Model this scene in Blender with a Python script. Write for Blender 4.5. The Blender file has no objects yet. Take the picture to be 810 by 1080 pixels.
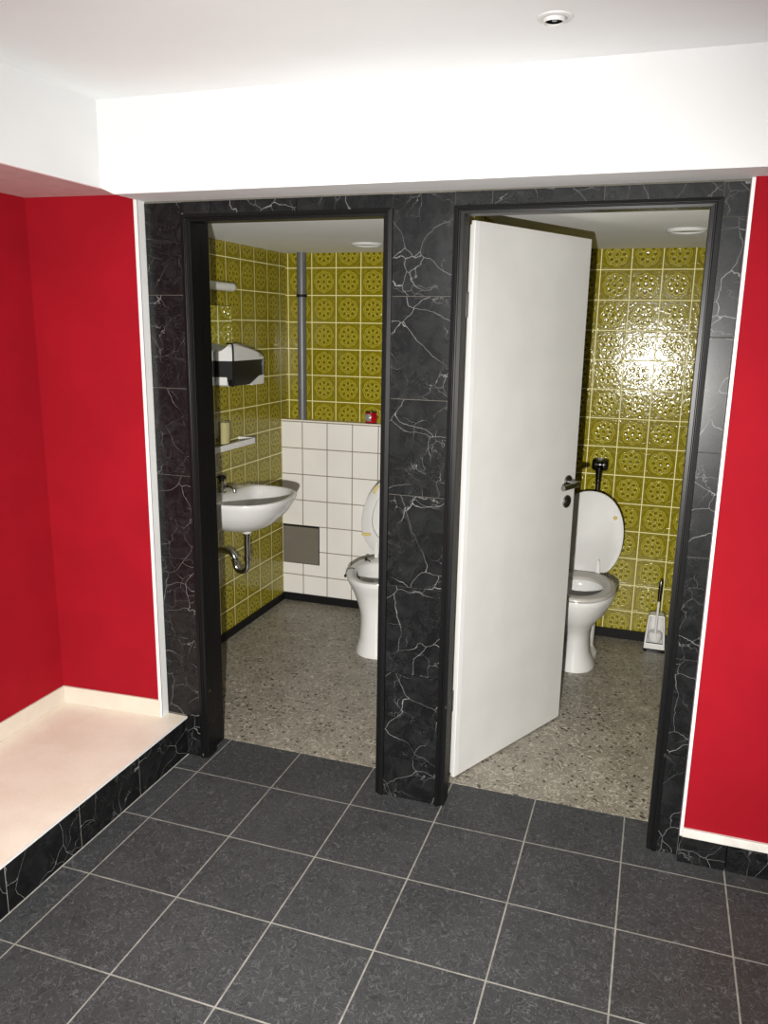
import bpy, bmesh, math, random
from mathutils import Vector, Matrix, Euler
PI = math.pi
rnd = random.Random(7)
sc = bpy.context.scene
COL = sc.collection

# ------------------------------------------------------------------ node helpers
class N:
    """A socket that builds Math nodes when used in an expression."""
    def __init__(s, nt, sock): s.nt, s.s = nt, sock
    def _m(s, op, *args, clamp=False):
        n = s.nt.nodes.new('ShaderNodeMath'); n.operation = op; n.use_clamp = clamp
        for i, a in enumerate((s,) + args):
            if isinstance(a, N): s.nt.links.new(a.s, n.inputs[i])
            else: n.inputs[i].default_value = a
        return N(s.nt, n.outputs[0])
    def __add__(s, o): return s._m('ADD', o)
    __radd__ = __add__
    def __sub__(s, o): return s._m('SUBTRACT', o)
    def __rsub__(s, o): return (s * -1.0) + o
    def __mul__(s, o): return s._m('MULTIPLY', o)
    __rmul__ = __mul__
    def __truediv__(s, o): return s._m('DIVIDE', o)
    def abs(s): return s._m('ABSOLUTE')
    def fract(s): return s._m('FRACT')
    def floor(s): return s._m('FLOOR')
    def max(s, o): return s._m('MAXIMUM', o)
    def min(s, o): return s._m('MINIMUM', o)
    def sqrt(s): return s._m('SQRT')
    def gt(s, o): return s._m('GREATER_THAN', o)
    def lt(s, o): return s._m('LESS_THAN', o)
    def clamp(s): return s._m('ADD', 0.0, clamp=True)
    def step(s, a, b):            # smoothstep from a (0) to b (1); a may exceed b
        n = s.nt.nodes.new('ShaderNodeMapRange'); n.interpolation_type = 'SMOOTHSTEP'
        s.nt.links.new(s.s, n.inputs['Value'])
        lo, hi, t0, t1 = (a, b, 0, 1) if a < b else (b, a, 1, 0)
        n.inputs['From Min'].default_value = lo; n.inputs['From Max'].default_value = hi
        n.inputs['To Min'].default_value = t0; n.inputs['To Max'].default_value = t1
        return N(s.nt, n.outputs['Result'])

class Mat:
    def __init__(s, name):
        s.m = bpy.data.materials.new(name); s.m.use_nodes = True
        s.nt = s.m.node_tree; s.b = s.nt.nodes['Principled BSDF']
        s._co = None
    def new(s, t): return s.nt.nodes.new(t)
    def link(s, a, b): s.nt.links.new(a, b)
    def co(s):
        if s._co is None: s._co = s.new('ShaderNodeTexCoord').outputs['Object']
        return s._co
    def xyz(s, vec=None):
        n = s.new('ShaderNodeSeparateXYZ'); s.link(vec or s.co(), n.inputs[0])
        return [N(s.nt, o) for o in n.outputs]
    def comb(s, x, y, z=0.0):
        n = s.new('ShaderNodeCombineXYZ')
        for i, a in enumerate((x, y, z)):
            if isinstance(a, N): s.link(a.s, n.inputs[i])
            else: n.inputs[i].default_value = a
        return n.outputs[0]
    def noise(s, scale, detail=2, rough=.5, dist=0, vec=None):
        n = s.new('ShaderNodeTexNoise'); s.link(vec or s.co(), n.inputs['Vector'])
        n.inputs['Scale'].default_value = scale; n.inputs['Detail'].default_value = detail
        n.inputs['Roughness'].default_value = rough; n.inputs['Distortion'].default_value = dist
        return N(s.nt, n.outputs[0]), n.outputs[1]
    def voro(s, scale, feature='F1', vec=None, rand=1.0):
        n = s.new('ShaderNodeTexVoronoi'); n.feature = feature
        s.link(vec or s.co(), n.inputs['Vector']); n.inputs['Scale'].default_value = scale
        n.inputs['Randomness'].default_value = rand
        return N(s.nt, n.outputs['Distance']), (n.outputs['Color'] if feature == 'F1' else None)
    def rgb(s, c):
        n = s.new('ShaderNodeRGB'); n.outputs[0].default_value = (*c, 1); return n.outputs[0]
    def mix(s, f, a, b):
        n = s.new('ShaderNodeMix'); n.data_type = 'RGBA'
        if isinstance(f, N): s.link(f.s, n.inputs[0])
        else: n.inputs[0].default_value = f
        for i, c in ((6, a), (7, b)):
            if isinstance(c, tuple): n.inputs[i].default_value = (*c, 1)
            else: s.link(c, n.inputs[i])
        return n.outputs[2]
    def vadd(s, a, b, k=1.0):
        n = s.new('ShaderNodeVectorMath'); n.operation = 'MULTIPLY_ADD'
        s.link(b, n.inputs[0]); n.inputs[1].default_value = (k, k, k); s.link(a, n.inputs[2])
        return n.outputs[0]
    def color(s, c):
        if isinstance(c, tuple): s.b.inputs['Base Color'].default_value = (*c, 1)
        else: s.link(c, s.b.inputs['Base Color'])
        return s
    def set(s, **k):
        for key, v in k.items():
            i = s.b.inputs[key.replace('_', ' ')]
            if isinstance(v, N): s.link(v.s, i)
            else: i.default_value = v
        return s
    def bump(s, h, strength=.3, dist=.002):
        n = s.new('ShaderNodeBump'); n.inputs['Strength'].default_value = strength
        n.inputs['Distance'].default_value = dist
        s.link(h.s, n.inputs['Height']); s.link(n.outputs[0], s.b.inputs['Normal'])
        return s

def plain(name, c, rough=.5, metal=0.0, var=.06, vscale=9, bump=0.0, bscale=150, **k):
    """A paint, ceramic, plastic or metal: one colour with a faint mottling and fine surface bump."""
    M = Mat(name)
    f, _ = M.noise(vscale, 3)
    dark = tuple(x * (1 - var) for x in c); lite = tuple(min(1, x * (1 + var)) for x in c)
    M.color(M.mix(f.step(.3, .7), dark, lite)).set(Roughness=rough, Metallic=metal, **k)
    if bump:
        h, _ = M.noise(bscale, 2); M.bump(h, bump, .001)
    return M.m

# ------------------------------------------------------------------ materials
MT = {}
MT['white_paint'] = plain('white wall paint', (.62, .625, .625), .75, var=.02, vscale=3, bump=.25, bscale=220)
MT['ceiling_paint'] = plain('ceiling paint', (.84, .865, .87), .9, var=.02, vscale=2, bump=.2, bscale=160)
MT['wc_ceiling'] = plain('cubicle ceiling paint', (.90, .90, .895), .9, var=.02, vscale=2, bump=.2, bscale=160)
MT['red_paint'] = plain('red wall paint', (.25, .005, .0115), .8, var=.06, vscale=4, bump=.2, bscale=260, Specular_IOR_Level=.08)
MT['trim_white'] = plain('white gloss trim', (.64, .64, .63), .4, var=.02)
MT['ceramic'] = plain('white sanitary ceramic', (.68, .672, .655), .12, var=.02, vscale=5)
MT['seat_plastic'] = plain('white seat plastic', (.60, .592, .575), .5, var=.02)
MT['seat_grey'] = plain('greyish worn seat plastic', (.46, .44, .40), .3, var=.05)
MT['bumper'] = plain('yellowed rubber', (.55, .43, .13), .5)
MT['chrome'] = plain('chrome', (.62, .62, .60), .14, 1.0, var=.05)
MT['dark_chrome'] = plain('dull dark chrome', (.10, .10, .10), .25, 1.0, var=.2)
MT['steel'] = plain('brushed steel', (.27, .265, .255), .32, 1.0, var=.12)
MT['black_plastic'] = plain('black plastic', (.008, .008, .008), .22, var=.2)
MT['black_rubber'] = plain('black rubber', (.0035, .0035, .0035), .6, Specular_IOR_Level=.25)
MT['smoked'] = plain('smoked black plastic', (.004, .004, .0042), .5, var=.2, Specular_IOR_Level=.3)
MT['white_plastic'] = plain('white plastic', (.68, .672, .655), .3, var=.02)
MT['hood_white'] = plain('white dispenser plastic', (.66, .655, .64), .55, var=.02, Specular_IOR_Level=.25)
MT['grey_pipe'] = plain('grey plastic pipe', (.115, .118, .125), .35, var=.08)
MT['panel'] = plain('taupe plastic panel', (.15, .135, .11), .4, var=.05)
MT['beige'] = plain('beige plastic', (.40, .36, .17), .4, var=.06)
MT['red_glass'] = plain('red glass', (.36, .004, .01), .12, var=.1)
MT['silver'] = plain('silver foil', (.66, .65, .63), .25, .7, var=.15, vscale=60)
MT['lens'] = plain('frosted lamp lens', (.56, .52, .44), .5, var=.03)
MT['grout'] = plain('beige grout', (.10, .093, .078), .9, var=.1, vscale=40)
MT['grout_dark'] = plain('grey tile grout', (.30, .285, .26), .9, var=.2, vscale=40)
m = plain('mirror glass', (.72, .76, .70), .03, 1.0, var=.02); MT['mirror'] = m
MT['frame_black'] = None
M = Mat('black frame lacquer')
f, _ = M.noise(30, 4, .7)
x_, y_, z_ = M.xyz()
low = z_.step(.55, .0)
worn = f.step(.66, .74) * low
M.color(M.mix(worn, (.0045, .0045, .0047), (.15, .12, .085))).set(Roughness=.36, Specular_IOR_Level=.2)
M.bump(f, .15, .001); MT['frame_black'] = M.m

# door paint
M = Mat('white door paint')
f, _ = M.noise(6, 3); g, _ = M.noise(300, 2)
M.color(M.mix(f.step(.3, .7), (.565, .558, .54), (.595, .588, .57))).set(Roughness=.42).bump(g, .08, .001)
MT['door'] = M.m

# cream agglomerate of the raised step
M = Mat('cream stone')
f, _ = M.noise(7, 5, .6); g, _ = M.noise(160, 2)
c = M.mix(f.step(.3, .7), (.70, .640, .53), (.755, .71, .605))
c = M.mix(g.step(.60, .72) * .5, c, (.90, .80, .70))
M.color(c).set(Roughness=.4); MT['cream'] = M.m
MT['cream_skirt'] = plain('cream skirting stone', (.56, .505, .425), .45, var=.04, vscale=12)
MT['cream_cap'] = plain('pale marble ledge', (.60, .575, .53), .45, var=.08, vscale=18)
MT['soffit_pink'] = plain('pinkish soffit', (.56, .36, .36), .85, var=.05, vscale=20)  # pink base tone for the underside of the left beam

# black marble tile with white veins; every tile (mesh island) shifts the pattern
M = Mat('black veined marble tile')
geo = M.new('ShaderNodeNewGeometry')
isl = N(M.nt, geo.outputs['Random Per Island'])
pos = M.vadd(M.co(), M.comb(isl * 11.0, isl * 37.0, isl * 23.0))
_, nc = M.noise(5, 2, .5, vec=pos)
warp = M.vadd(pos, nc, .16)
_, nc2 = M.noise(40, 2, .6, vec=pos)
warp = M.vadd(warp, nc2, .012)
e1, _ = M.voro(6.2, 'DISTANCE_TO_EDGE', warp)
e2, _ = M.voro(11, 'DISTANCE_TO_EDGE', M.vadd(warp, nc2, .02))
e3, _ = M.voro(24, 'DISTANCE_TO_EDGE', M.vadd(warp, nc2, .04))
k1, _ = M.noise(5, 2, vec=pos); k2, _ = M.noise(8, 2, vec=pos)
v1 = e1.step(.0064, .0008) * k1.step(.36, .56)
v2 = e2.step(.010, .0015) * k2.step(.46, .62) * .5
v3 = e3.step(.022, .002) * k1.step(.55, .35) * .10
cl, _ = M.noise(14, 5, .65, 1.2, vec=pos)
c = M.mix(cl.step(.35, .75), (.0048, .005, .0053), (.013, .0136, .014))
c = M.mix((v1 * .8 + v2 + v3).clamp() * .55, c, (.36, .36, .355))
M.color(c).set(Roughness=.27, Specular_IOR_Level=.24)
M.bump(cl, .05, .001)
MT['marble'] = M.m

# anthracite floor tile laid in a grid of 315 mm with tan joints
M = Mat('anthracite floor tile')
X, Y, Z = M.xyz()
T = .315
def joint(a, half): return ((a / T + .5).fract() - .5).abs() - half / T
jx = joint(X, .0016); jy = joint(Y, .0016)
grout = jx.min(jy).step(.0045, 0.0)
n1, _ = M.noise(30, 1.0, .5, 1.4)
n2, _ = M.noise(52, 1.0, .5, .8)
w1 = (n1 - .5).abs().step(.020, .006); w2 = (n2 - .47).abs().step(.022, .006)
dk = (n1 - .58).abs().step(.03, .006)
tint, _ = M.noise(3.2, 3)
ti, _ = M.voro(1 / T, 'F1', M.vadd(M.co(), M.comb(.13, .1, 0.0)), 0.0)
base = M.mix(tint.step(.3, .7), (.034, .0355, .0372), (.044, .0456, .0475))
# soft brownish patch on the floor at the right
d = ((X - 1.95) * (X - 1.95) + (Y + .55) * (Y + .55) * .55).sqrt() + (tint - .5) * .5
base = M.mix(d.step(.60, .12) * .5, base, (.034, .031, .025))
c = M.mix(dk * .5, base, (.014, .0145, .015))
c = M.mix((w1 * .5).max(w2 * .32), c, (.135, .137, .139))
gn, _ = M.noise(25, 3)
c = M.mix(grout, c, M.mix(gn.step(.3, .7), (.19, .185, .165), (.28, .27, .24)))
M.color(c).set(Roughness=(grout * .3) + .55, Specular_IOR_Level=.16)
M.bump(w1 * .4 + grout * -1.0, .25, .0015)
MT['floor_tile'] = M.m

# speckled sheet flooring of the cubicles
M = Mat('speckled cubicle flooring')
_, nc = M.noise(24, 2); wv = M.vadd(M.co(), nc, .05)
a, _ = M.noise(27, 1.2, .5, 1.4); b, _ = M.noise(8, 4); cc, _ = M.noise(55, 1, .5, 1.2)
sp, spc = M.voro(34, 'F1', wv)
sx = M.new('ShaderNodeSeparateColor'); M.link(spc, sx.inputs[0])
pick = N(M.nt, sx.outputs[0])
base = M.mix(b.step(.3, .7), (.19, .171, .137), (.25, .228, .186))
base = M.mix((a - .5).abs().step(.04, .014) * .8, base, (.46, .43, .35))
base = M.mix((cc - .45).abs().step(.032, .012) * .55, base, (.11, .098, .075))
base = M.mix(sp.step(.27, .19) * pick.gt(.05) * .95, base, (.030, .026, .019))
M.color(base).set(Roughness=.42).bump(a, .12, .001)
MT['lino'] = M.m

def flower_tile(name, axis, o_h, o_z, p_h, p_z):
    """Olive glazed wall tile with an embossed flower: eight petals round an eye, a scalloped border and corner arcs."""
    M = Mat(name)
    X, Y, Z = M.xyz(); H = X if axis == 'x' else Y
    u = ((H - o_h) / p_h).fract() - .5
    v = ((Z - o_z) / p_z).fract() - .5
    au, av = u.abs(), v.abs()
    edge = au.max(av)
    grout = edge.step(.478, .487)
    r = (u * u + v * v).sqrt()
    ang = v._m('ARCTAN2', u)
    k = 2 * PI / 8
    a = ((ang / k + .5).fract() - .5) * k
    px = r * a._m('COSINE') - .235; py = r * a._m('SINE')
    dp = (px * px + py * py).sqrt()
    dp2 = (px * px * .85 + py * py * 1.15).sqrt()
    def line(x, w): return x.abs().step(w, w * .35)
    petal = line(dp2 - .084, .030); eye = line(r - .085, .026)
    scal = line(dp - .150, .026) * (px - .035).step(0, .03)
    qx = .5 - au; qy = .5 - av
    dc = (qx * qx + qy * qy).sqrt()
    corner = line(dc - .215, .02) * .55
    fr = line(edge - .445, .014) * .5
    lines = petal.max(eye).max(scal).max(corner).max(fr)
    hollow = dp2.step(.072, .02).max(r.step(.066, .02))
    n, _ = M.noise(38, 3, .6); big, _ = M.noise(5, 2)
    rim = edge.step(.36, .47)
    base = M.mix(n.step(.3, .75), (.170, .139, .0045), (.228, .188, .0075))
    base = M.mix(rim * .45, base, (.135, .105, .004))
    base = M.mix(hollow * .7, base, (.095, .072, .003))
    base = M.mix(lines * .8, base, (.39, .335, .033))
    c = M.mix(grout, base, (.80, .74, .34))
    M.color(c).set(Roughness=(grout * .45) + .11, Specular_IOR_Level=.26)
    ham, _ = M.noise(85, 1.5, .5, .6); ham2, _ = M.noise(30, 1)
    h = lines * .5 + hollow * -.35 + ham * .55 + ham2 * .5 + grout * -1.2
    M.bump(h, .55, .0022)
    return M.m
MT['olive_back_left'] = flower_tile('olive flower tile back left', 'x', -.403, 2.010, .152, .1530)
MT['olive_left'] = flower_tile('olive flower tile left', 'y', 1.642, 2.018, .1535, .1550)
MT['olive_back_right'] = flower_tile('olive flower tile back right', 'x', 1.525, 1.990, .152, .1522)
MT['olive_side'] = flower_tile('olive flower tile side', 'y', 2.03, 2.010, .152, .1525)

M = Mat('white wall tile')
X, Y, Z = M.xyz()
u = ((X + .437) / .1605).fract() - .5; v = ((Z - 1.125) / .1590).fract() - .5
e = u.abs().max(v.abs()); gr = e.step(.478, .488)
halo = e.step(.43, .475)
f, _ = M.noise(4, 3)
c = M.mix(f.step(.3, .7), (.74, .715, .675), (.78, .755, .715))
c = M.mix(gr, c, (.20, .165, .115))
M.color(c).set(Roughness=(gr * .5) + .15).bump(halo * -.5 + gr * -.5, .3, .002)
MT['white_tile'] = M.m

# ------------------------------------------------------------------ mesh helpers
def BM(): return bmesh.new()
def box(bm, x0, x1, y0, y1, z0, z1):
    v = [bm.verts.new((x, y, z)) for x in (x0, x1) for y in (y0, y1) for z in (z0, z1)]
    for q in ((0, 1, 3, 2), (4, 6, 7, 5), (0, 4, 5, 1), (2, 3, 7, 6), (0, 2, 6, 4), (1, 5, 7, 3)):
        bm.faces.new([v[i] for i in q])
    return v
def loft(bm, rings, cap0=True, cap1=True, closed=True):
    R = [[bm.verts.new(p) for p in r] for r in rings]
    n = len(R[0])
    for a, b in zip(R, R[1:]):
        for i in range(n if closed else n - 1):
            j = (i + 1) % n
            bm.faces.new((a[i], a[j], b[j], b[i]))
    if cap0: bm.faces.new(R[0][::-1])
    if cap1: bm.faces.new(R[-1])
    return R
def lathe(bm, prof, c=(0, 0, 0), axis='z', seg=32, cap0=True, cap1=True):
    """prof: (radius, height) pairs along the axis."""
    rings = []
    for r, h in prof:
        ring = []
        for i in range(seg):
            a = 2 * PI * i / seg
            p = (r * math.cos(a), r * math.sin(a), h)
            if axis == 'x': p = (h, p[0], p[1])
            elif axis == 'y': p = (p[1], h, p[0])
            ring.append((c[0] + p[0], c[1] + p[1], c[2] + p[2]))
        rings.append(ring)
    loft(bm, rings, cap0, cap1)
def tube(bm, pts, r, seg=14):
    """Round bar swept along points; r a number or one per point."""
    P = [Vector(p) for p in pts]; rr = r if isinstance(r, (list, tuple)) else [r] * len(P)
    up = Vector((0, 0, 1)); rings = []; n = None
    for i, p in enumerate(P):
        t = (P[min(i + 1, len(P) - 1)] - P[max(i - 1, 0)]).normalized()
        if n is None:
            n = t.cross(up)
            if n.length < .05: n = t.cross(Vector((0, 1, 0)))
            n.normalize()
        else:
            n = (n - t * n.dot(t)).normalized()
        b = t.cross(n)
        rings.append([p + (n * math.cos(2 * PI * k / seg) + b * math.sin(2 * PI * k / seg)) * rr[i] for k in range(seg)])
    loft(bm, rings)
def smooth_path(ctrl, sub=6):
    """Catmull-Rom points through the control points."""
    P = [Vector(p) for p in ctrl]; out = []
    for i in range(len(P) - 1):
        a, b, c, d = P[max(i - 1, 0)], P[i], P[i + 1], P[min(i + 2, len(P) - 1)]
        for k in range(sub):
            t = k / sub
            out.append(.5 * ((2 * b) + (c - a) * t + (2 * a - 5 * b + 4 * c - d) * t * t + (3 * b - a - 3 * c + d) * t ** 3))
    out.append(P[-1]); return out
def obj(name, bm, mat, parent=None, local=False, smooth=False, bevel=0.0, sub=0, label=None, ang=35):
    """Link a bmesh as one object. Without local, vertices are world coordinates and are moved to the parent's frame."""
    bmesh.ops.recalc_face_normals(bm, faces=bm.faces)
    if parent is not None and not local:
        o_ = parent.location if parent.parent is None else parent.parent.location
        base = Vector((0, 0, 0)); p = parent
        while p is not None: base += p.location; p = p.parent
        bmesh.ops.translate(bm, verts=bm.verts, vec=-base)
    me = bpy.data.meshes.new(name); bm.to_mesh(me); bm.free()
    me.materials.append(MT[mat])
    if smooth:
        me.polygons.foreach_set('use_smooth', [True] * len(me.polygons))
        me.set_sharp_from_angle(angle=math.radians(ang))
    o = bpy.data.objects.new(name, me); COL.objects.link(o)
    if parent is not None: o.parent = parent
    if bevel:
        b = o.modifiers.new('bevel', 'BEVEL'); b.width = bevel; b.segments = 3; b.limit_method = 'ANGLE'; b.angle_limit = math.radians(40)
    if sub:
        s = o.modifiers.new('sub', 'SUBSURF'); s.levels = sub; s.render_levels = sub
    if label: o['label'] = label
    return o
def thing(name, loc, label, cat, group=None, rotz=0.0):
    o = bpy.data.objects.new(name, None); COL.objects.link(o)
    o.location = loc; o.rotation_euler = (0, 0, rotz); o.empty_display_size = .05
    o['label'] = label; o['category'] = cat
    if group: o['group'] = group
    return o
def struct(name, bm, mat, label, cat, bevel=0.0):
    o = obj(name, bm, mat, bevel=bevel)
    o['kind'] = 'structure'; o['label'] = label; o['category'] = cat
    return o

# ------------------------------------------------------------------ dimensions (metres)
YW = .1026          # face of the marble cladding
YB = 2.03           # back wall of the cubicles
XL = -.572          # left wall of the left cubicle
ZM = 2.089          # top of the marble cladding
ZC = 2.383          # ceiling
ZW = 2.093          # cubicle ceiling
XP0, XP1 = .752, .890   # partition between the cubicles
XR = 1.83           # right wall of the right cubicle
X0, X1, Y0 = -.76, 3.3, -4.6
OPEN = ((-.040, .721), (.922, 1.681))
ZF = 2.047

# ------------------------------------------------------------------ room shell
b = BM(); box(b, X0, X1, Y0 - .1, .265, -.1, 0)
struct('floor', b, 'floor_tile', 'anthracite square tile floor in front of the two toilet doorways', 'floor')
b = BM(); box(b, XL - .09, XP0 + .07, .265, 2.1, -.1, .0015)
struct('floor.001', b, 'lino', 'speckled grey brown floor of the left toilet cubicle', 'floor')
b = BM(); box(b, XP0 + .07, XR + .09, .265, 2.1, -.1, .0015)
struct('floor.002', b, 'lino', 'speckled grey brown floor of the right toilet cubicle', 'floor')
b = BM(); box(b, X0, X1, Y0 - .1, .2, ZC, ZC + .1)
struct('ceiling', b, 'ceiling_paint', 'white ceiling of the anteroom above the toilet doors', 'ceiling')
b = BM(); box(b, XL - .09, XP0 + .07, .25, 2.12, ZW, ZW + .08)
struct('ceiling.001', b, 'wc_ceiling', 'low white ceiling of the left toilet cubicle', 'ceiling')
b = BM(); box(b, XP0 + .07, XR + .09, .25, 2.12, ZW, ZW + .08)
struct('ceiling.002', b, 'wc_ceiling', 'low white ceiling of the right toilet cubicle', 'ceiling')

# front wall: three piers and a header round two openings
b = BM()
for x0, x1 in ((X0, OPEN[0][0]), (OPEN[0][1], OPEN[1][0]), (OPEN[1][1], X1)):
    box(b, x0, x1, YW + .006, .250, 0, 2.2)
for x0, x1 in OPEN: box(b, x0, x1, YW + .006, .250, ZF - .004, 2.2)
struct('wall_front', b, 'grout', 'wall with two doorways under the black marble tiles', 'wall')
# red niche walls
NY0, NY1 = .041, .066      # the niche wall runs slightly out of square
def slab(bm, x0, x1, off, y1, z0, z1):
    yy = lambda x: NY0 + (NY1 - NY0) * (x + .641) / .444 + off
    loft(bm, [[(x0, yy(x0), z), (x1, yy(x1), z), (x1, y1(x1) if callable(y1) else y1, z), (x0, y1(x0) if callable(y1) else y1, z)] for z in (z0, z1)])
b = BM(); slab(b, X0, -.197, 0, YW + .006, .16, 2.118)
struct('wall_niche', b, 'red_paint', 'red wall of the niche left of the left doorway', 'wall')
b = BM(); box(b, -.197, -.189, .064, YW + .004, .166, 2.096)
box(b, -.203, -.189, .0625, .0665, .166, 2.105)
struct('trim_1', b, 'trim_white', 'white vertical edge strip between red niche and marble tiles', 'trim')
b = BM(); box(b, X0 - .1, -.641, -2.2, .06, -.05, 2.118)
struct('wall_left', b, 'red_paint', 'dark red left wall over the cream step', 'wall')
# red wall on the right with white bead, cap and black base tiles
b = BM(); box(b, 1.7535, X1, .078, YW + .006, .10, 2.1)
struct('wall_right', b, 'red_paint', 'bright red wall right of the right doorway', 'wall')
b = BM()
box(b, 1.7475, 1.7535, .074, YW + .004, .092, 2.0935); box(b, 1.7535, 1.7570, .0755, .0785, .120, 2.0935)
struct('trim_2', b, 'trim_white', 'white vertical bead between marble tiles and right red wall', 'trim')
b = BM(); box(b, 1.7535, X1, .067, YW, .0925, .1225)
struct('trim_3', b, 'cream_cap', 'white ledge strip over the black base tiles of the red wall', 'trim', bevel=.003)
b = BM()
x = 1.7482
for x1 in (1.893, 2.212, 2.531, 2.85, 3.17): box(b, x, x1 - .003, .068, YW + .004, .001, .0925); x = x1
struct('baseboard_right', b, 'marble', 'black marble base tiles under the right red wall', 'baseboard', bevel=.001)
# the rest of the anteroom, behind the camera
b = BM(); box(b, X0 - .1, -.641, Y0 - .1, -2.2, -.05, 2.118)
struct('wall_left.001', b, 'white_paint', 'white stretch of the left wall behind the viewer', 'wall')
b = BM(); box(b, X1, X1 + .1, Y0 - .1, .3, -.05, 2.5)
struct('wall_side', b, 'white_paint', 'white side wall beyond the right edge of the photo', 'wall')
b = BM(); box(b, X0 - .1, X1 + .1, Y0 - .2, Y0 - .1, -.05, 2.5)
struct('wall_rear', b, 'white_paint', 'white wall behind the viewer', 'wall')

# beams under the ceiling
b = BM()
prof = [(-.240, 2.1165), (-.190, 2.0955), (X1, 2.0955), (X1, ZC + .02), (-.240, ZC + .02)]
loft(b, [[(x, y, z) for x, z in prof] for y in (-.058, .14)])
struct('trim_4', b, 'white_paint', 'white beam across the ceiling over both doorways', 'beam')
b = BM(); box(b, X0 - .1, -.240, Y0 - .1, .14, 2.1165, ZC + .02)
struct('trim_5', b, 'white_paint', 'white beam along the left side over the niche', 'beam')

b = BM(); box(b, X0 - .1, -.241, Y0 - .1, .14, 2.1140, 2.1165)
struct('trim_12', b, 'soffit_pink', 'pinkish underside of the left beam over the niche', 'beam')

# raised step and skirting of the niche
b = BM(); box(b, X0, -.109, Y0, YW + .006, 0, .158)
box(b, X0, -.1025, Y0, YW, .158, .166)
struct('floor.003', b, 'cream', 'raised cream stone step in the red niche', 'step')
b = BM(); box(b, -.1045, -.1015, Y0, YW, .1585, .1665)
struct('trim_6', b, 'trim_white', 'thin white edge strip along the front of the cream step', 'trim')
b = BM(); slab(b, -.641, -.197, -.009, lambda x: NY0 + (NY1 - NY0) * (x + .641) / .444 + .001, .166, .238)
struct('baseboard_niche', b, 'cream_skirt', 'cream skirting along the red niche wall', 'baseboard', bevel=.002)
b = BM(); box(b, -.6415, -.632, Y0, .032, .166, .238)
struct('baseboard_left', b, 'cream_skirt', 'cream skirting along the left red wall', 'baseboard', bevel=.002)
# riser tiles
b = BM(); y = YW - .001
for y1 in (-.215, -.535, -.855, -1.175, -1.495, -1.815, -2.135, -2.455):
    box(b, -.110, -.105, y1 + .003, y, .001, .158); y = y1
struct('baseboard_step', b, 'marble', 'black marble riser tiles of the cream step', 'baseboard')
b = BM(); box(b, -.1085, -.1065, Y0, YW, 0, .158); box(b, -.1065, -.1025, Y0, YW, 0, .0025)
struct('trim_7', b, 'grout_dark', 'pale joints between the riser tiles', 'trim')

# black marble tiles round the doorways, each tile an island of the cladding
b = BM()
def tiles(x0, x1, seams, g=.0022):
    for z0, z1 in zip(seams, seams[1:]):
        box(b, x0 + g / 2, x1 - g / 2, YW, YW + .007, z0 + g / 2, z1 - g / 2)
L = (.172, .494, .816, 1.137, 1.457, 1.782, ZM)
tiles(-.189, -.041, L)
tiles(-.109, -.041, (0, .172))
tiles(.722, .921, (0, .162, .489, .812, 1.134, 1.455, 1.781, ZM))
tiles(1.682, 1.7475, (0, .131, .358, .687, 1.018, 1.339, 1.671, 1.996, ZM))
for xs in ((-.041, .071, .391, .722), (.921, 1.036, 1.362, 1.682)):
    for xa, xb in zip(xs, xs[1:]): box(b, xa + .0011, xb - .0011, YW, YW + .007, ZF + .001, ZM)
struct('trim_8', b, 'marble', 'black marble tiles with white veins framing both doorways', 'tiles', bevel=.0008)

# black steel door frames
def frame(name, x0, x1, label):
    b = BM()
    prof = [(-.002, .262), (-.002, .0955), (.012, .0935), (.0135, .099), (.0175, .099), (.0175, .104), (.030, .105), (.030, .165), (.0285, .168), (.008, .168), (.008, .262)]
    rings = []
    for s_, y in prof: pass
    def ring(fx, fz): return [(fx(s_), y, fz(s_)) for s_, y in prof]
    rings = [ring(lambda s_: x0 + s_, lambda s_: .001), ring(lambda s_: x0 + s_, lambda s_: ZF - s_ * .72),
             ring(lambda s_: x1 - s_, lambda s_: ZF - s_ * .72), ring(lambda s_: x1 - s_, lambda s_: .001)]
    loft(b, rings)
    struct(name, b, 'frame_black', label, 'door frame', bevel=.001)
frame('trim_9', *OPEN[0], 'black steel door frame of the left doorway')
frame('trim_10', *OPEN[1], 'black steel door frame of the right doorway')

# cubicle walls
b = BM(); box(b, XL - .09, XL, .25, 2.12, 0, ZW)
struct('wall_cubicle_left', b, 'olive_left', 'olive flower tile wall behind the washbasin', 'wall')
b = BM(); box(b, XL - .09, XP0 + .07, YB, YB + .09, 0, ZW)
struct('wall_cubicle_back', b, 'olive_back_left', 'olive flower tile back wall above the white tiled ledge', 'wall')
b = BM(); box(b, XP0 + .07, XR + .09, YB, YB + .09, 0, ZW)
struct('wall_cubicle_back.001', b, 'olive_back_right', 'olive flower tile back wall of the right cubicle', 'wall')
b = BM(); box(b, XP0, XP1, .25, YB, 0, ZW)
struct('wall_partition', b, 'olive_side', 'olive tiled partition between the two cubicles', 'wall')
b = BM(); box(b, XR, XR + .09, .25, 2.12, 0, ZW)
struct('wall_cubicle_right', b, 'olive_side', 'olive tiled right wall of the right cubicle', 'wall')
b = BM(); box(b, XL, XP0, 1.956, YB, 0, 1.130)
struct('wall_ledge', b, 'white_tile', 'half height white tiled pipe casing at the back of the left cubicle', 'wall')
b = BM(); box(b, XL, XP0, 1.953, YB, 1.130, 1.136)
struct('trim_11', b, 'cream', 'pale top edge of the white tiled casing', 'trim')
b = BM(); box(b, XL, XP0, 1.946, 1.956, 0, .050)
struct('baseboard_cubicle_back', b, 'black_rubber', 'black skirting under the white tiles', 'baseboard', bevel=.002)
b = BM(); box(b, XL, XL + .010, .262, 1.946, 0, .045)
struct('baseboard_cubicle_left', b, 'black_rubber', 'black skirting along the left olive wall', 'baseboard', bevel=.002)
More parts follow.
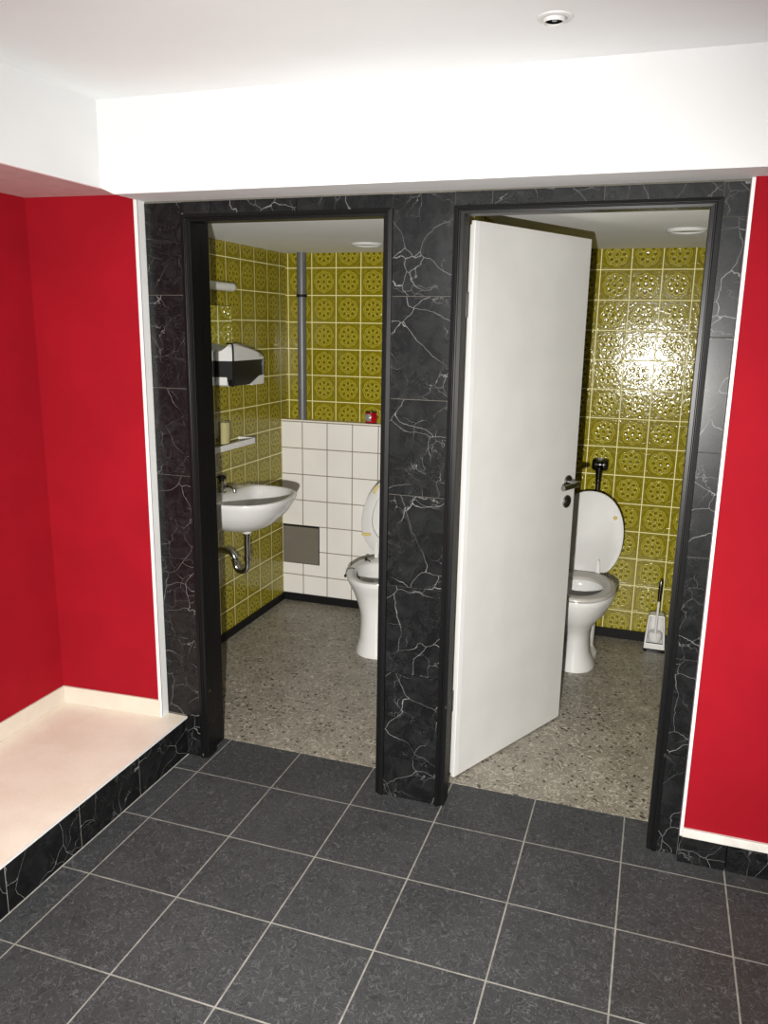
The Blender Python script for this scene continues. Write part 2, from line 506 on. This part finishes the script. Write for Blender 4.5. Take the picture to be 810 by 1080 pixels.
b = BM(); box(b, XP1, XR, YB - .010, YB, 0, .055)
struct('baseboard_cubicle_right', b, 'black_rubber', 'black skirting under the olive tiles of the right cubicle', 'baseboard', bevel=.002)

# ------------------------------------------------------------------ open white door of the right doorway
hx, hy = .943, .292
ang = math.atan2(.943 - .292, 1.262 - .943)
door = thing('door_1', (hx, hy, 0), 'white flush door standing open into the right cubicle', 'door', rotz=ang)
door['kind'] = 'structure'
W = .725
# local: x along the leaf, -y the face towards the viewer
b = BM(); box(b, .012, W - .010, .012, .040, .010, 2.020)
box(b, .000, W, .000, .014, .008, 2.030)
obj('door_leaf', b, 'door', door, local=True, bevel=.0015)
b = BM(); box(b, .001, .026, -.0012, .0005, .009, 2.029)
obj('edge_strip', b, 'trim_white', door, local=True, bevel=.0008, label='bright strip along the hinge edge')
b = BM()
lathe(b, [(.027, 0), (.027, -.005), (.024, -.008), (.012, -.009)], (.667, 0, 1.078), 'y', 28)
hd = obj('handle_rosette', b, 'steel', door, local=True, smooth=True)
b = BM()
path = smooth_path([(.667, -.004, 1.078), (.667, -.040, 1.078), (.660, -.056, 1.078), (.640, -.060, 1.077), (.590, -.060, 1.075), (.545, -.058, 1.073)], 5)
tube(b, path, [.0095] * 8 + [.011] * (len(path) - 8), 14)
obj('handle', b, 'steel', door, local=True, smooth=True)
b = BM()
lathe(b, [(.027, 0), (.027, -.005), (.024, -.008), (.016, -.009)], (.667, 0, .995), 'y', 28)
lk = obj('lock_rosette', b, 'steel', door, local=True, smooth=True)
b = BM(); lathe(b, [(.0165, -.0085), (.0165, -.0105)], (.667, 0, .995), 'y', 24)
box(b, .664, .670, -.0125, -.0095, .982, .995)
obj('keyhole', b, 'black_plastic', lk, local=True, label='dark keyhole cylinder')
# inside handle
b = BM()
lathe(b, [(.027, .040), (.027, .048), (.012, .050)], (.667, 0, 1.078), 'y', 24)
path = smooth_path([(.667, .045, 1.078), (.667, .080, 1.078), (.655, .098, 1.078), (.60, .100, 1.075), (.545, .098, 1.073)], 5)
tube(b, path, .010, 12)
obj('inner_handle', b, 'steel', door, local=True, smooth=True)
for z in (.28, 1.72):
    b = BM(); lathe(b, [(.008, z), (.008, z + .08)], (-.006, .020, 0), 'z', 14)
    obj('hinge', b, 'steel', door, local=True, smooth=True)

# ------------------------------------------------------------------ toilets
def egg(z, yc, rx, ryf, ryb, n=40, e=2.0, cut=None, x0=0.0):
    out = []
    for i in range(n):
        t = 2 * PI * i / n
        s_, c_ = math.sin(t), math.cos(t)
        x = rx * math.copysign(abs(s_) ** (2 / e), s_)
        ry = ryf if c_ > 0 else ryb
        y = yc - ry * math.copysign(abs(c_) ** (2 / e), c_)
        if cut is not None: y = min(y, cut)
        out.append((x0 + x, y, z))
    return out
def toilet(loc, rotz, label, foot, seat_up, with_wire, neck, flare):
    t = thing('toilet', loc, label, 'toilet', rotz=rotz)
    f = foot                                   # local y of the front of the foot; the hinge is y = 0
    R = []
    R.append(egg(.0015, f + .125, neck + flare, .125, .155))
    R.append(egg(.018, f + .125, neck + flare, .125, .155))
    R.append(egg(.040, f + .120, neck + flare * .7, .116, .140))
    R.append(egg(.090, f + .115, neck + .005, .106, .100))
    R.append(egg(.160, f + .112, neck, .104, .088))
    R.append(egg(.215, (f + .112) * .75 - .0575, neck + .006, .120, .100))
    R.append(egg(.265, (f + .112) * .4 - .138, neck * .6 + .060, .165, .140))
    R.append(egg(.315, -.225, .142, .210, .180))
    R.append(egg(.360, -.225, .164, .236, .215))
    R.append(egg(.392, -.225, .176, .249, .250, e=2.15))
    R.append(egg(.408, -.225, .179, .252, .272, e=2.2))
    R.append(egg(.418, -.225, .176, .249, .270, e=2.2))
    R.append(egg(.420, -.225, .168, .240, .262, e=2.2))
    R.append(egg(.420, -.235, .138, .205, .150))
    R.append(egg(.414, -.235, .131, .198, .143))
    R.append(egg(.385, -.235, .130, .196, .142))
    R.append(egg(.320, -.235, .112, .170, .125))
    R.append(egg(.260, -.215, .080, .120, .100))
    R.append(egg(.225, -.200, .045, .070, .070))
    b = BM(); loft(b, R)
    bowl = obj('bowl', b, 'ceramic', t, local=True, smooth=True, ang=60)
    # S-trap leg behind the column and the outlet
    b = BM()
    tube(b, smooth_path([(0, -.13, .27), (.012, -.06, .285), (.018, -.015, .245), (.020, -.005, .15), (.018, -.005, .05), (.018, -.005, .0025)], 5), .055, 18)
    obj('trap', b, 'ceramic', t, local=True, smooth=True)
    b = BM(); loft(b, [egg(.0015, -.06, .098, .18, .115), egg(.024, -.06, .098, .18, .115), egg(.042, -.06, .082, .16, .095)])
    obj('foot_plate', b, 'ceramic', t, local=True, smooth=True)
    zh = .428
    def swing(pts_bm, a, dz=0.0):
        bmesh.ops.transform(pts_bm, verts=pts_bm.verts, matrix=Matrix.Translation((0, 0, zh + dz)) @ Matrix.Rotation(a, 4, 'X') @ Matrix.Translation((0, 0, -zh - dz)))
    # seat ring (lying flat)
    b = BM()
    if seat_up:
        o_ = lambda z, g=0: egg(z, -.185, .158 - g, .255 - g, .190 - g, n=48, e=1.9, cut=-.012)
        i_ = lambda z, g=0: egg(z, -.200, .096 + g, .170 + g, .115 + g, n=48, e=1.9)
    else:
        o_ = lambda z, g=0: egg(z, -.235, .180 - g, .252 - g, .245 - g, n=48, e=2.1, cut=-.012)
        i_ = lambda z, g=0: egg(z, -.240, .118 + g, .178 + g, .140 + g, n=48)
    rings = [o_(.4225, .006), o_(.428), o_(.437, .001), o_(.443, .010), i_(.442, .010), i_(.436, .001), i_(.4225, .002)]
    Rv = loft(b, rings, False, False)
    for k in range(48):
        j = (k + 1) % 48
        b.faces.new((Rv[-1][k], Rv[-1][j], Rv[0][j], Rv[0][k]))
    if seat_up: swing(b, math.radians(-94))
    seat = obj('seat', b, 'seat_plastic' if seat_up else 'seat_grey', t, local=True, smooth=True, ang=50,
               label='raised white seat ring' if seat_up else 'greyish lowered seat ring')
    if seat_up:
        for px, py, pa in ((-.127, -.125, 0.0), (.127, -.125, 0.0), (-.080, -.380, -1.1), (.080, -.380, 1.1)):
            b = BM()
            q = Matrix.Translation((px, py, .4195)) @ Matrix.Rotation(pa, 4, 'Z')
            box(b, -.026, .026, -.008, .008, -.007, .006)
            bmesh.ops.transform(b, verts=b.verts, matrix=q)
            swing(b, math.radians(-94))
            obj('bumper', b, 'bumper', seat, local=True, bevel=.004, label='yellowed rubber pad')
    # lid
    b = BM()
    if seat_up: g = lambda z, k: egg(z, -.185, .156 - k, .252 - k, .200 - k, n=56, e=1.9, cut=-.010)
    else: g = lambda z, k: egg(z, -.205, .179 - k, .232 - k, .235 - k, n=56, e=2.15, cut=-.010)
    loft(b, [g(.444, .010), g(.446, .002), g(.453, 0), g(.461, .004), g(.465, .016), g(.467, .08)])
    swing(b, math.radians(-99 if not seat_up else -98), .002)
    lid = obj('lid', b, 'seat_plastic', t, local=True, smooth=True, ang=50)
    if not seat_up:
        for sx in (-.128, .128):
            b = BM(); v = lathe(b, [(.011, .4445), (.011, .440), (.006, .437)], (sx, -.305, 0), 'z', 16)
            swing(b, math.radians(-99), .002)
            obj('bumper', b, 'bumper', lid, local=True, smooth=True, label='yellowed rubber pad')
    for sx in (-.066, .066):
        b = BM()
        loft(b, [[(sx - w, y, z), (sx + w, y, z), (sx + w, y + .012, z), (sx - w, y + .012, z)]
                 for w, y, z in ((.011, -.010, .4215), (.011, -.010, .440), (.010, -.010, .470), (.006, -.009, .505), (.004, -.006, .512))])
        obj('lid_hinge', b, 'white_plastic', t, local=True, bevel=.002)
    if with_wire:
        b = BM()
        tube(b, smooth_path([(-.190, -.24, .385), (-.186, -.24, .408), (-.172, -.235, .4225), (-.150, -.235, .4225), (-.132, -.235, .408), (-.126, -.235, .375)], 5), .0028, 8)
        lathe(b, [(.001, -.008), (.008, -.005), (.010, 0), (.008, .005), (.001, .008)], (-.192, -.24, .380), 'x', 12)
        lathe(b, [(.001, -.016), (.010, -.010), (.012, 0), (.010, .010), (.001, .016)], (-.122, -.235, .365), 'z', 12)
        obj('rim_hook', b, 'dark_chrome', t, local=True, smooth=True, label='dark wire hook over the rim')
        b = BM()
        tube(b, smooth_path([(-.112, -.075, .430), (-.085, -.090, .418), (-.072, -.115, .36), (-.060, -.14, .30), (-.045, -.16, .262)], 5), .003, 8)
        lathe(b, [(.001, .418), (.009, .423), (.009, .432), (.004, .438)], (-.112, -.073, 0), 'z', 12)
        obj('rim_cord', b, 'dark_chrome', t, local=True, smooth=True, label='dark cord hanging into the bowl')
    return t
toilet((1.272, 1.785, 0), math.radians(-1.5), 'white toilet behind the open door with raised lid and lowered seat', -.335, False, False, .066, .034)
toilet((.205, 1.690, 0), math.radians(9), 'white toilet in the left cubicle with raised seat showing yellow pads', -.440, True, True, .087, .026)

# pressure flush valve behind the right toilet
fx, fy = 1.293, 1.975
t = thing('flush_valve', (fx, fy, .45), 'dark chrome flush valve on the wall above the right toilet lid', 'flush valve')
b = BM()
lathe(b, [(.012, -.044), (.026, -.041), (.033, -.032), (.034, -.018), (.026, -.010), (.020, -.004), (.020, .004), (.026, .010), (.034, .018), (.033, .032), (.026, .041), (.012, .044)], (fx + .004, fy, .985), 'x', 28)
obj('valve_head', b, 'dark_chrome', t, smooth=True)
b = BM(); lathe(b, [(.012, .872), (.0125, .90), (.016, .915), (.019, .945), (.024, .97)], (fx, fy, 0), 'z', 20)
lathe(b, [(.0165, .893), (.0165, .905)], (fx, fy, 0), 'z', 20)
obj('valve_body', b, 'dark_chrome', t, smooth=True)
b = BM(); tube(b, smooth_path([(fx, fy, .88), (fx, fy, .60), (fx, fy, .44), (fx, fy - .03, .40), (fx, fy - .10, .385)], 5), .0135, 16)
obj('flush_pipe', b, 'dark_chrome', t, smooth=True)
b = BM(); tube(b, [(fx, fy, .985), (fx, YB, .985)], .014, 16); lathe(b, [(.030, -.006), (.026, 0)], (fx, YB, .985), 'y', 20)
obj('wall_connection', b, 'dark_chrome', t, smooth=True)

# toilet brush
bx, by = 1.654, 1.925
t = thing('toilet_brush_holder', (bx, by, 0), 'white toilet brush holder on the floor right of the toilet', 'brush holder', rotz=0)
def rr(z, w, d, y0=0.0, n=8, rad=.02):
    out = []
    for cx, cy, a0 in ((w - rad, d - rad, 0), (-w + rad, d - rad, 90), (-w + rad, -d + rad, 180), (w - rad, -d + rad, 270)):
        for k in range(n):
            a = math.radians(a0 + 90 * k / (n - 1))
            out.append((bx + cx + rad * math.cos(a), by + y0 + cy + rad * math.sin(a), z))
    return out
b = BM(); loft(b, [rr(.0015, .056, .050), rr(.014, .056, .050), rr(.018, .053, .047)])
obj('base', b, 'black_plastic', t, smooth=True, label='black base')
# shell: back and sides with an open front, low front lip
b = BM()
def shell(z, w, d, th):
    # U-shape plan, open towards -y
    return [(bx - w, by - d, z), (bx - w, by + d * .6, z), (bx - w * .6, by + d, z), (bx + w * .6, by + d, z), (bx + w, by + d * .6, z), (bx + w, by - d, z),
            (bx + w - th, by - d, z), (bx + w - th, by + d * .5, z), (bx + (w - th) * .55, by + d - th, z), (bx - (w - th) * .55, by + d - th, z), (bx - w + th, by + d * .5, z), (bx - w + th, by - d, z)]
loft(b, [shell(.018, .054, .046, .010), shell(.06, .052, .045, .010), shell(.15, .046, .041, .009), shell(.205, .041, .036, .009)])
lip = [(.018, .054), (.055, .052)]
box(b, bx - .050, bx + .050, by - .046, by - .038, .018, .050)
box(b, bx - .041, bx + .041, by - .036, by + .03, .198, .205)
obj('holder_shell', b, 'white_plastic', t, bevel=.004)
br = thing('toilet_brush', (bx, by - .012, .02), 'toilet brush with chrome and black handle standing in the white holder', 'toilet brush')
b = BM(); lathe(b, [(.010, .050), (.030, .056), (.036, .070), (.036, .095), (.030, .108), (.010, .114)], (bx, by - .012, 0), 'z', 24)
obj('bristles', b, 'white_plastic', br, smooth=True)
b = BM(); tube(b, [(bx, by - .042, .10), (bx + .001, by - .043, .20), (bx + .003, by - .045, .295)], .006, 12)
lathe(b, [(.02, .085), (.006, .11)], (bx, by - .036, 0), 'z', 12)
obj('brush_rod', b, 'white_plastic', br, smooth=True)
b = BM(); tube(b, [(bx + .003, by - .045, .290), (bx + .004, by - .046, .35), (bx + .005, by - .047, .400), (bx + .005, by - .047, .408)], [.0085, .0105, .0095, .005], 14)
obj('grip', b, 'dark_chrome', br, smooth=True, label='dark chrome grip')

# ------------------------------------------------------------------ washbasin
wy, wz = 1.132, .843
t = thing('washbasin', (XL, wy, .60), 'white wall mounted washbasin with chrome siphon', 'washbasin')
def dee(z, px, w, inset_back=0.0, n=64, e=2.5, cx=.155):
    """Plan outline of the basin at height z: a bow that reaches px from the wall, half width w, squared off at the wall."""
    out = []
    for i in range(n):
        a = 2 * PI * i / n
        c_, s_ = math.cos(a), math.sin(a)
        rxx = (px - cx) if c_ > 0 else (cx - inset_back)
        ee = e if c_ > 0 else 5.0
        out.append((XL + .0002 + cx + rxx * math.copysign(abs(c_) ** (2 / ee), c_), wy + w * math.copysign(abs(s_) ** (2 / (e if c_ > 0 else 3.2)), s_), z))
    return out
b = BM()
R = [dee(.662, .235, .060, .105, e=2, cx=.18), dee(.668, .26, .090, .06, e=2, cx=.17), dee(.690, .315, .155, .02, e=2.1), dee(.725, .362, .208, 0, e=2.2),
     dee(.770, .402, .243, 0, e=2.3), dee(.815, .428, .264, 0), dee(.834, .436, .271, 0), dee(.842, .436, .271, 0), dee(.846, .430, .266, 0),
     dee(.846, .418, .254, .085, cx=.2), dee(.840, .408, .244, .100, cx=.2), dee(.815, .400, .234, .112, cx=.21), dee(.770, .365, .195, .125, e=2.2, cx=.21), dee(.735, .31, .130, .15, e=2, cx=.21), dee(.722, .26, .05, .17, e=2, cx=.21)]
loft(b, R)
obj('basin', b, 'ceramic', t, smooth=True, ang=60)
px_, = (XL + .195,)
b = BM()
lathe(b, [(.028, .668), (.026, .650), (.018, .640)], (px_, wy, 0), 'z', 24)
obj('drain_collar', b, 'white_plastic', t, smooth=True, label='white plastic collar')
b = BM()
bend = [(px_, wy, .645), (px_, wy, .56), (px_, wy, .485)]
r0 = .036
for k in range(1, 9):
    a = PI * k / 8
    bend.append((px_ - r0 + r0 * math.cos(a), wy, .475 - r0 * math.sin(a) * 1.1))
xb = px_ - 2 * r0
bend += [(xb, wy, .495), (xb - .006, wy, .515), (xb - .022, wy, .532), (xb - .05, wy, .537), (XL + .002, wy, .537)]
tube(b, bend, .0155, 18)
for z in (.628, .500): lathe(b, [(.017, z), (.0205, z + .003), (.0205, z + .018), (.017, z + .021)], (px_, wy, 0), 'z', 20)
lathe(b, [(.017, .488), (.0205, .491), (.0205, .506), (.017, .509)], (xb, wy, 0), 'z', 20)
lathe(b, [(.036, .002), (.036, .006), (.018, .014)], (XL, wy, .537), 'x', 24)
obj('siphon', b, 'chrome', t, smooth=True, label='chrome siphon')
for s in (-1, 1):
    b = BM(); loft(b, [[(XL, wy + s * .15 - .012, z) , (XL + x_, wy + s * .15 - .012, z), (XL + x_, wy + s * .15 + .012, z), (XL, wy + s * .15 + .012, z)] for x_, z in ((.01, .640), (.055, .692))])
    obj('bracket', b, 'dark_chrome', t)
b = BM()
tx = XL + .058
lathe(b, [(.024, .8455), (.024, .850), (.016, .854), (.015, .885), (.019, .890), (.019, .905), (.012, .912)], (tx, wy, 0), 'z', 24)
tube(b, smooth_path([(tx, wy, .872), (tx + .035, wy, .878), (tx + .060, wy, .875), (tx + .072, wy, .864), (tx + .075, wy, .850)], 5), .0098, 14)
fa = obj('faucet', b, 'chrome', t, smooth=True, label='chrome pillar tap')
b = BM(); lathe(b, [(.010, .910), (.021, .916), (.022, .930), (.012, .937)], (tx, wy, 0), 'z', 8)
tube(b, [(tx - .028, wy, .924), (tx + .028, wy, .924)], .005, 10); tube(b, [(tx, wy - .028, .924), (tx, wy + .028, .924)], .005, 10)
obj('tap_knob', b, 'dark_chrome', fa, smooth=True)

# mirror, mirror lamp, shelf with cup, dispenser
t = thing('mirror', (XL, 1.12, 1.58), 'frameless mirror on the olive tiles half behind the dispenser', 'mirror')
b = BM(); box(b, XL + .003, XL + .008, .88, 1.373, 1.385, 1.776)
obj('mirror_glass', b, 'mirror', t, bevel=.001)
b = BM(); box(b, XL + .0005, XL + .003, .885, 1.370, 1.388, 1.778)
obj('mirror_backing', b, 'black_rubber', t)
t = thing('wall_lamp', (XL, 1.12, 1.868), 'slim white tube lamp on the wall above the mirror', 'lamp')
b = BM(); tube(b, [(XL + .040, .90, 1.868), (XL + .040, 1.318, 1.868)], .021, 20)
obj('lamp_tube', b, 'white_plastic', t, smooth=True)
for y, s in ((1.318, 1), (.90, -1)):
    b = BM(); tube(b, [(XL + .040, y, 1.868), (XL + .040, y + s * .018, 1.868), (XL + .040, y + s * .040, 1.868), (XL + .040, y + s * .044, 1.868)], [.0215, .020, .009, .004], 20)
    obj('end_cap', b, 'seat_grey', t, smooth=True, label='greyish tapered end cap')
b = BM(); box(b, XL, XL + .025, 1.0, 1.24, 1.858, 1.878)
obj('lamp_base', b, 'white_plastic', t, bevel=.003)

t = thing('wall_shelf', (XL, 1.13, 1.08), 'narrow pale shelf with raised front rail above the washbasin', 'shelf')
b = BM(); box(b, XL, XL + .098, .84, 1.418, 1.070, 1.078)
obj('shelf_board', b, 'seat_grey', t, bevel=.001)
b = BM(); box(b, XL + .098, XL + .104, .84, 1.420, 1.066, 1.096)
box(b, XL + .002, XL + .104, 1.414, 1.420, 1.066, 1.096)
obj('rail', b, 'white_plastic', t, bevel=.0015)
t = thing('tumbler', (XL + .048, 1.19, 1.0785), 'beige plastic tumbler standing on the wall shelf', 'cup')
b = BM(); lathe(b, [(.026, 1.0785), (.0275, 1.082), (.0285, 1.195), (.0300, 1.199), (.0265, 1.199), (.0250, 1.088), (.004, 1.086)], (XL + .048, 1.19, 0), 'z', 32, True, True)
obj('cup_body', b, 'beige', t, smooth=True)

t = thing('paper_dispenser', (XL, 1.39, 1.37), 'white and black paper towel dispenser over the mirror edge', 'dispenser')
xb0, xf = XL + .010, XL + .094
st = [(1.212, 1.545, 1.580), (1.222, 1.552, 1.590), (1.300, 1.556, 1.589), (1.400, 1.556, 1.574), (1.480, 1.550, 1.558), (1.535, 1.540, 1.542), (1.556, 1.525, 1.525)]
zs = 1.505
b = BM()
sl = lambda x, y: y - (.020 * (xf - x) / .084 if y < 1.23 else 0)     # the near end runs slightly askew
loft(b, [[(x, sl(x, y), z) for x, z in ((xb0, zs), (xf - .004, zs), (xf, zs + .01), (xf - .004, zf - .012), (xf - .022, zf), (xb0 + .03, zb + .01), (xb0, zb))] for y, zb, zf in st])
obj('hood', b, 'hood_white', t, smooth=True, ang=40)
b = BM()
loft(b, [[(x, sl(x, y), z) for x, z in ((xb0, zl), (xf - .006 - dx, zl), (xf - .002, 1.42), (xf - .002, zs), (xb0, zs))] for y, zl, dx in ((1.214, 1.40, .03), (1.240, 1.378, .012), (1.44, 1.378, .012), (1.50, 1.405, .006), (1.554, 1.420, .004))])
obj('window', b, 'smoked', t, smooth=True, ang=30, label='smoked black lower window')
b = BM()
loft(b, [[(xb0, y, 1.374), (xf - .004, y, 1.374), (xf, y, z1), (xb0, y, z1)] for y, z1 in ((1.425, 1.379), (1.50, 1.420), (1.557, 1.424))])
obj('base_corner', b, 'hood_white', t, bevel=.002)
b = BM()
loft(b, [[(x, sl(x, y), z) for x, z in ((xb0, z0), (xf - .03, z0), (xf - .03, z1), (xb0, z1))] for y, z0, z1 in ((1.2105, 1.385, 1.425), (1.226, 1.378, 1.385))])
obj('base_corner', b, 'hood_white', t, bevel=.001)
b = BM()
tube(b, smooth_path([(xf - .035, 1.218, 1.590), (xf - .012, 1.214, 1.592), (xf + .003, 1.211, 1.580), (xf + .004, 1.211, 1.50), (xf + .002, 1.211, 1.40), (xf - .004, 1.214, 1.378)], 4), .0045, 10)
obj('edge_strip', b, 'black_plastic', t, smooth=True, label='black edge strip')
b = BM(); tube(b, [(xf + .001, 1.546, 1.424), (xf + .001, 1.546, 1.503)], .004, 10)
obj('latch_strip', b, 'chrome', t, smooth=True, label='bright strip at the far corner')

# access panel in the white tiles
t = thing('access_panel', (-.45, 1.956, .248), 'square taupe access panel set into the white tiles', 'access panel')
b = BM(); box(b, -.569, -.327, 1.952, 1.957, .245, .490)
obj('panel_frame', b, 'black_rubber', t, bevel=.001, label='dark gap round the panel')
b = BM(); box(b, -.566, -.331, 1.948, 1.953, .249, .480)
obj('panel_door', b, 'panel', t, bevel=.002)
b = BM()
for z in (.440, .411): box(b, -.556, -.500, 1.9472, 1.9485, z, z + .002)
box(b, -.534, -.486, 1.9470, 1.9485, .376, .403)
obj('panel_latch', b, 'black_rubber' if False else 'panel', t, bevel=.0005)

# grey vent pipe
t = thing('waste_pipe', (-.451, 1.992, 1.136), 'grey vertical pipe rising from the white ledge to the ceiling', 'pipe')
b = BM(); lathe(b, [(.025, 1.136), (.025, ZW)], (-.451, 1.992, 0), 'z', 28)
obj('pipe', b, 'grey_pipe', t, smooth=True)
b = BM(); lathe(b, [(.0255, 1.852), (.0295, 1.856), (.0295, 1.872), (.0255, 1.876)], (-.451, 1.992, 0), 'z', 28)
lathe(b, [(.0255, 1.872), (.0275, 1.874), (.0275, ZW)], (-.451, 1.992, 0), 'z', 28)
obj('pipe_socket', b, 'grey_pipe', t, smooth=True)
b = BM(); box(b, -.482, -.476, 1.99, YB, 1.845, 1.862); lathe(b, [(.031, 1.846), (.031, 1.861)], (-.451, 1.992, 0), 'z', 28)
obj('pipe_clip', b, 'black_rubber', t, smooth=True)

# candle jar on the ledge
cx, cy = -.014, 1.990
t = thing('candle_jar', (cx, cy, 1.136), 'small red and silver candle jar on the ledge', 'candle jar')
b = BM(); lathe(b, [(.024, 1.1365), (.033, 1.141), (.0365, 1.158), (.0365, 1.185), (.032, 1.199), (.028, 1.199), (.031, 1.180), (.004, 1.165)], (cx, cy, 0), 'z', 28)
jar = obj('jar', b, 'red_glass', t, smooth=True)
b = BM()
rows = []
for z in (1.150, 1.170, 1.192):
    rows.append([(cx + .0373 * math.cos(a), cy + .0373 * math.sin(a), z) for a in [math.radians(v) for v in range(192, 291, 7)]])
loft(b, rows, False, False, closed=False)
o = obj('label_band', b, 'silver', t, smooth=True, label='silver label on the left of the jar')
so = o.modifiers.new('thick', 'SOLIDIFY'); so.thickness = .0008
b = BM(); lathe(b, [(.0285, 1.199), (.0325, 1.1995), (.0325, 1.206), (.028, 1.206)], (cx, cy, 0), 'z', 28)
obj('rim', b, 'black_plastic', t, smooth=True, label='dark rim')
b = BM(); lathe(b, [(.024, 1.136), (.0325, 1.1362), (.0335, 1.146), (.0315, 1.148)], (cx, cy, 0), 'z', 28)
obj('foot', b, 'black_plastic', t, smooth=True, label='dark foot')

# ------------------------------------------------------------------ ceiling lamps
def ring(bm, c, ro, ri, z, h, seg=40):
    lathe(bm, [(ri, z), (ri + (ro - ri) * .15, z - h * .8), (ri + (ro - ri) * .55, z - h), (ro * .96, z - h * .6), (ro, z)], (c[0], c[1], 0), 'z', seg, False, False)
dx, dy = 1.260, -.366
t = thing('ceiling_spotlight', (dx, dy, ZC), 'small white recessed spotlight in the anteroom ceiling', 'ceiling lamp')
b = BM(); ring(b, (dx, dy), .042, .026, ZC - .0005, .006)
obj('lamp_ring', b, 'trim_white', t, smooth=True)
b = BM(); ring(b, (dx - .002, dy), .027, .0195, ZC - .003, .010)
obj('gimbal', b, 'trim_white', t, smooth=True)
b = BM(); lathe(b, [(.0195, ZC - .0085), (.0195, ZC - .0025), (.003, ZC - .0022)], (dx - .002, dy, 0), 'z', 32, False, True)
obj('reflector', b, 'dark_chrome', t, smooth=True, label='dark unlit reflector')
b = BM(); lathe(b, [(.003, ZC - .009), (.006, ZC - .008), (.006, ZC - .0025)], (dx - .001, dy, 0), 'z', 16)
obj('bulb', b, 'steel', t, smooth=True)
for x, y, lab in ((.100, 1.578, 'round recessed lamp in the ceiling of the left cubicle'), (1.612, 1.252, 'round recessed lamp in the ceiling of the right cubicle')):
    t = thing('ceiling_light', (x, y, ZW), lab, 'ceiling lamp', 'cubicle ceiling lamps')
    b = BM(); ring(b, (x, y), .083, .062, ZW - .0003, .012)
    obj('lamp_ring', b, 'trim_white', t, smooth=True)
    b = BM(); lathe(b, [(.063, ZW - .0003), (.063, ZW - .005), (.03, ZW - .007), (.002, ZW - .0075)], (x, y, 0), 'z', 40)
    obj('lens', b, 'lens', t, smooth=True, label='frosted lens')

# ------------------------------------------------------------------ light: the camera's flash, and unseen fill lights added behind the camera
def light(name, kind, loc, energy, color, rot=None, **k):
    l = bpy.data.lights.new(name, kind); l.energy = energy; l.color = color
    for a, v in k.items(): setattr(l, a, v)
    o = bpy.data.objects.new(name, l); COL.objects.link(o); o.location = loc
    if rot is not None: o.rotation_euler = rot
    return o
ca, cb, cc_ = -.2264, -.0161, .3239
R3 = Matrix.Rotation(cc_, 3, 'Z') @ Matrix.Rotation(ca, 3, 'X') @ Matrix.Rotation(cb, 3, 'Y')
CP = Vector((1.55831, -2.42834, 1.68588))
rot = Matrix((R3.col[0], R3.col[2], -R3.col[1])).transposed()
light('camera_flash', 'SPOT', (1.45, -2.43, 1.38), 560, (1.0, .975, .93), (Matrix.Rotation(.02, 3, 'Z') @ rot).to_euler(),
      spot_size=math.radians(108), spot_blend=1.0, shadow_soft_size=.012)
for i, (x, y) in enumerate(((.30, -3.4), (1.45, -3.6), (2.55, -3.2))):
    light('unseen_fill_light', 'POINT', (x, y, 2.12), 22, (1.0, 1.0, .99), shadow_soft_size=.12)

w = bpy.data.worlds.new('world'); sc.world = w; w.use_nodes = True
w.node_tree.nodes['Background'].inputs[0].default_value = (.05, .05, .05, 1)

# ------------------------------------------------------------------ camera
cam = bpy.data.cameras.new('camera'); co = bpy.data.objects.new('camera', cam); COL.objects.link(co)
cam.sensor_fit = 'AUTO'; cam.sensor_width = 36.0; cam.lens = 848.34 / 1080 * 36.0
cam.clip_start = .02
co.location = CP; co.rotation_euler = rot.to_euler()
sc.camera = co
vs = sc.view_settings
sc.display_settings.display_device = 'sRGB'
vs.view_transform = 'Standard'; vs.look = 'None'; vs.exposure = 0.2; vs.gamma = 1.0; vs.use_curve_mapping = False
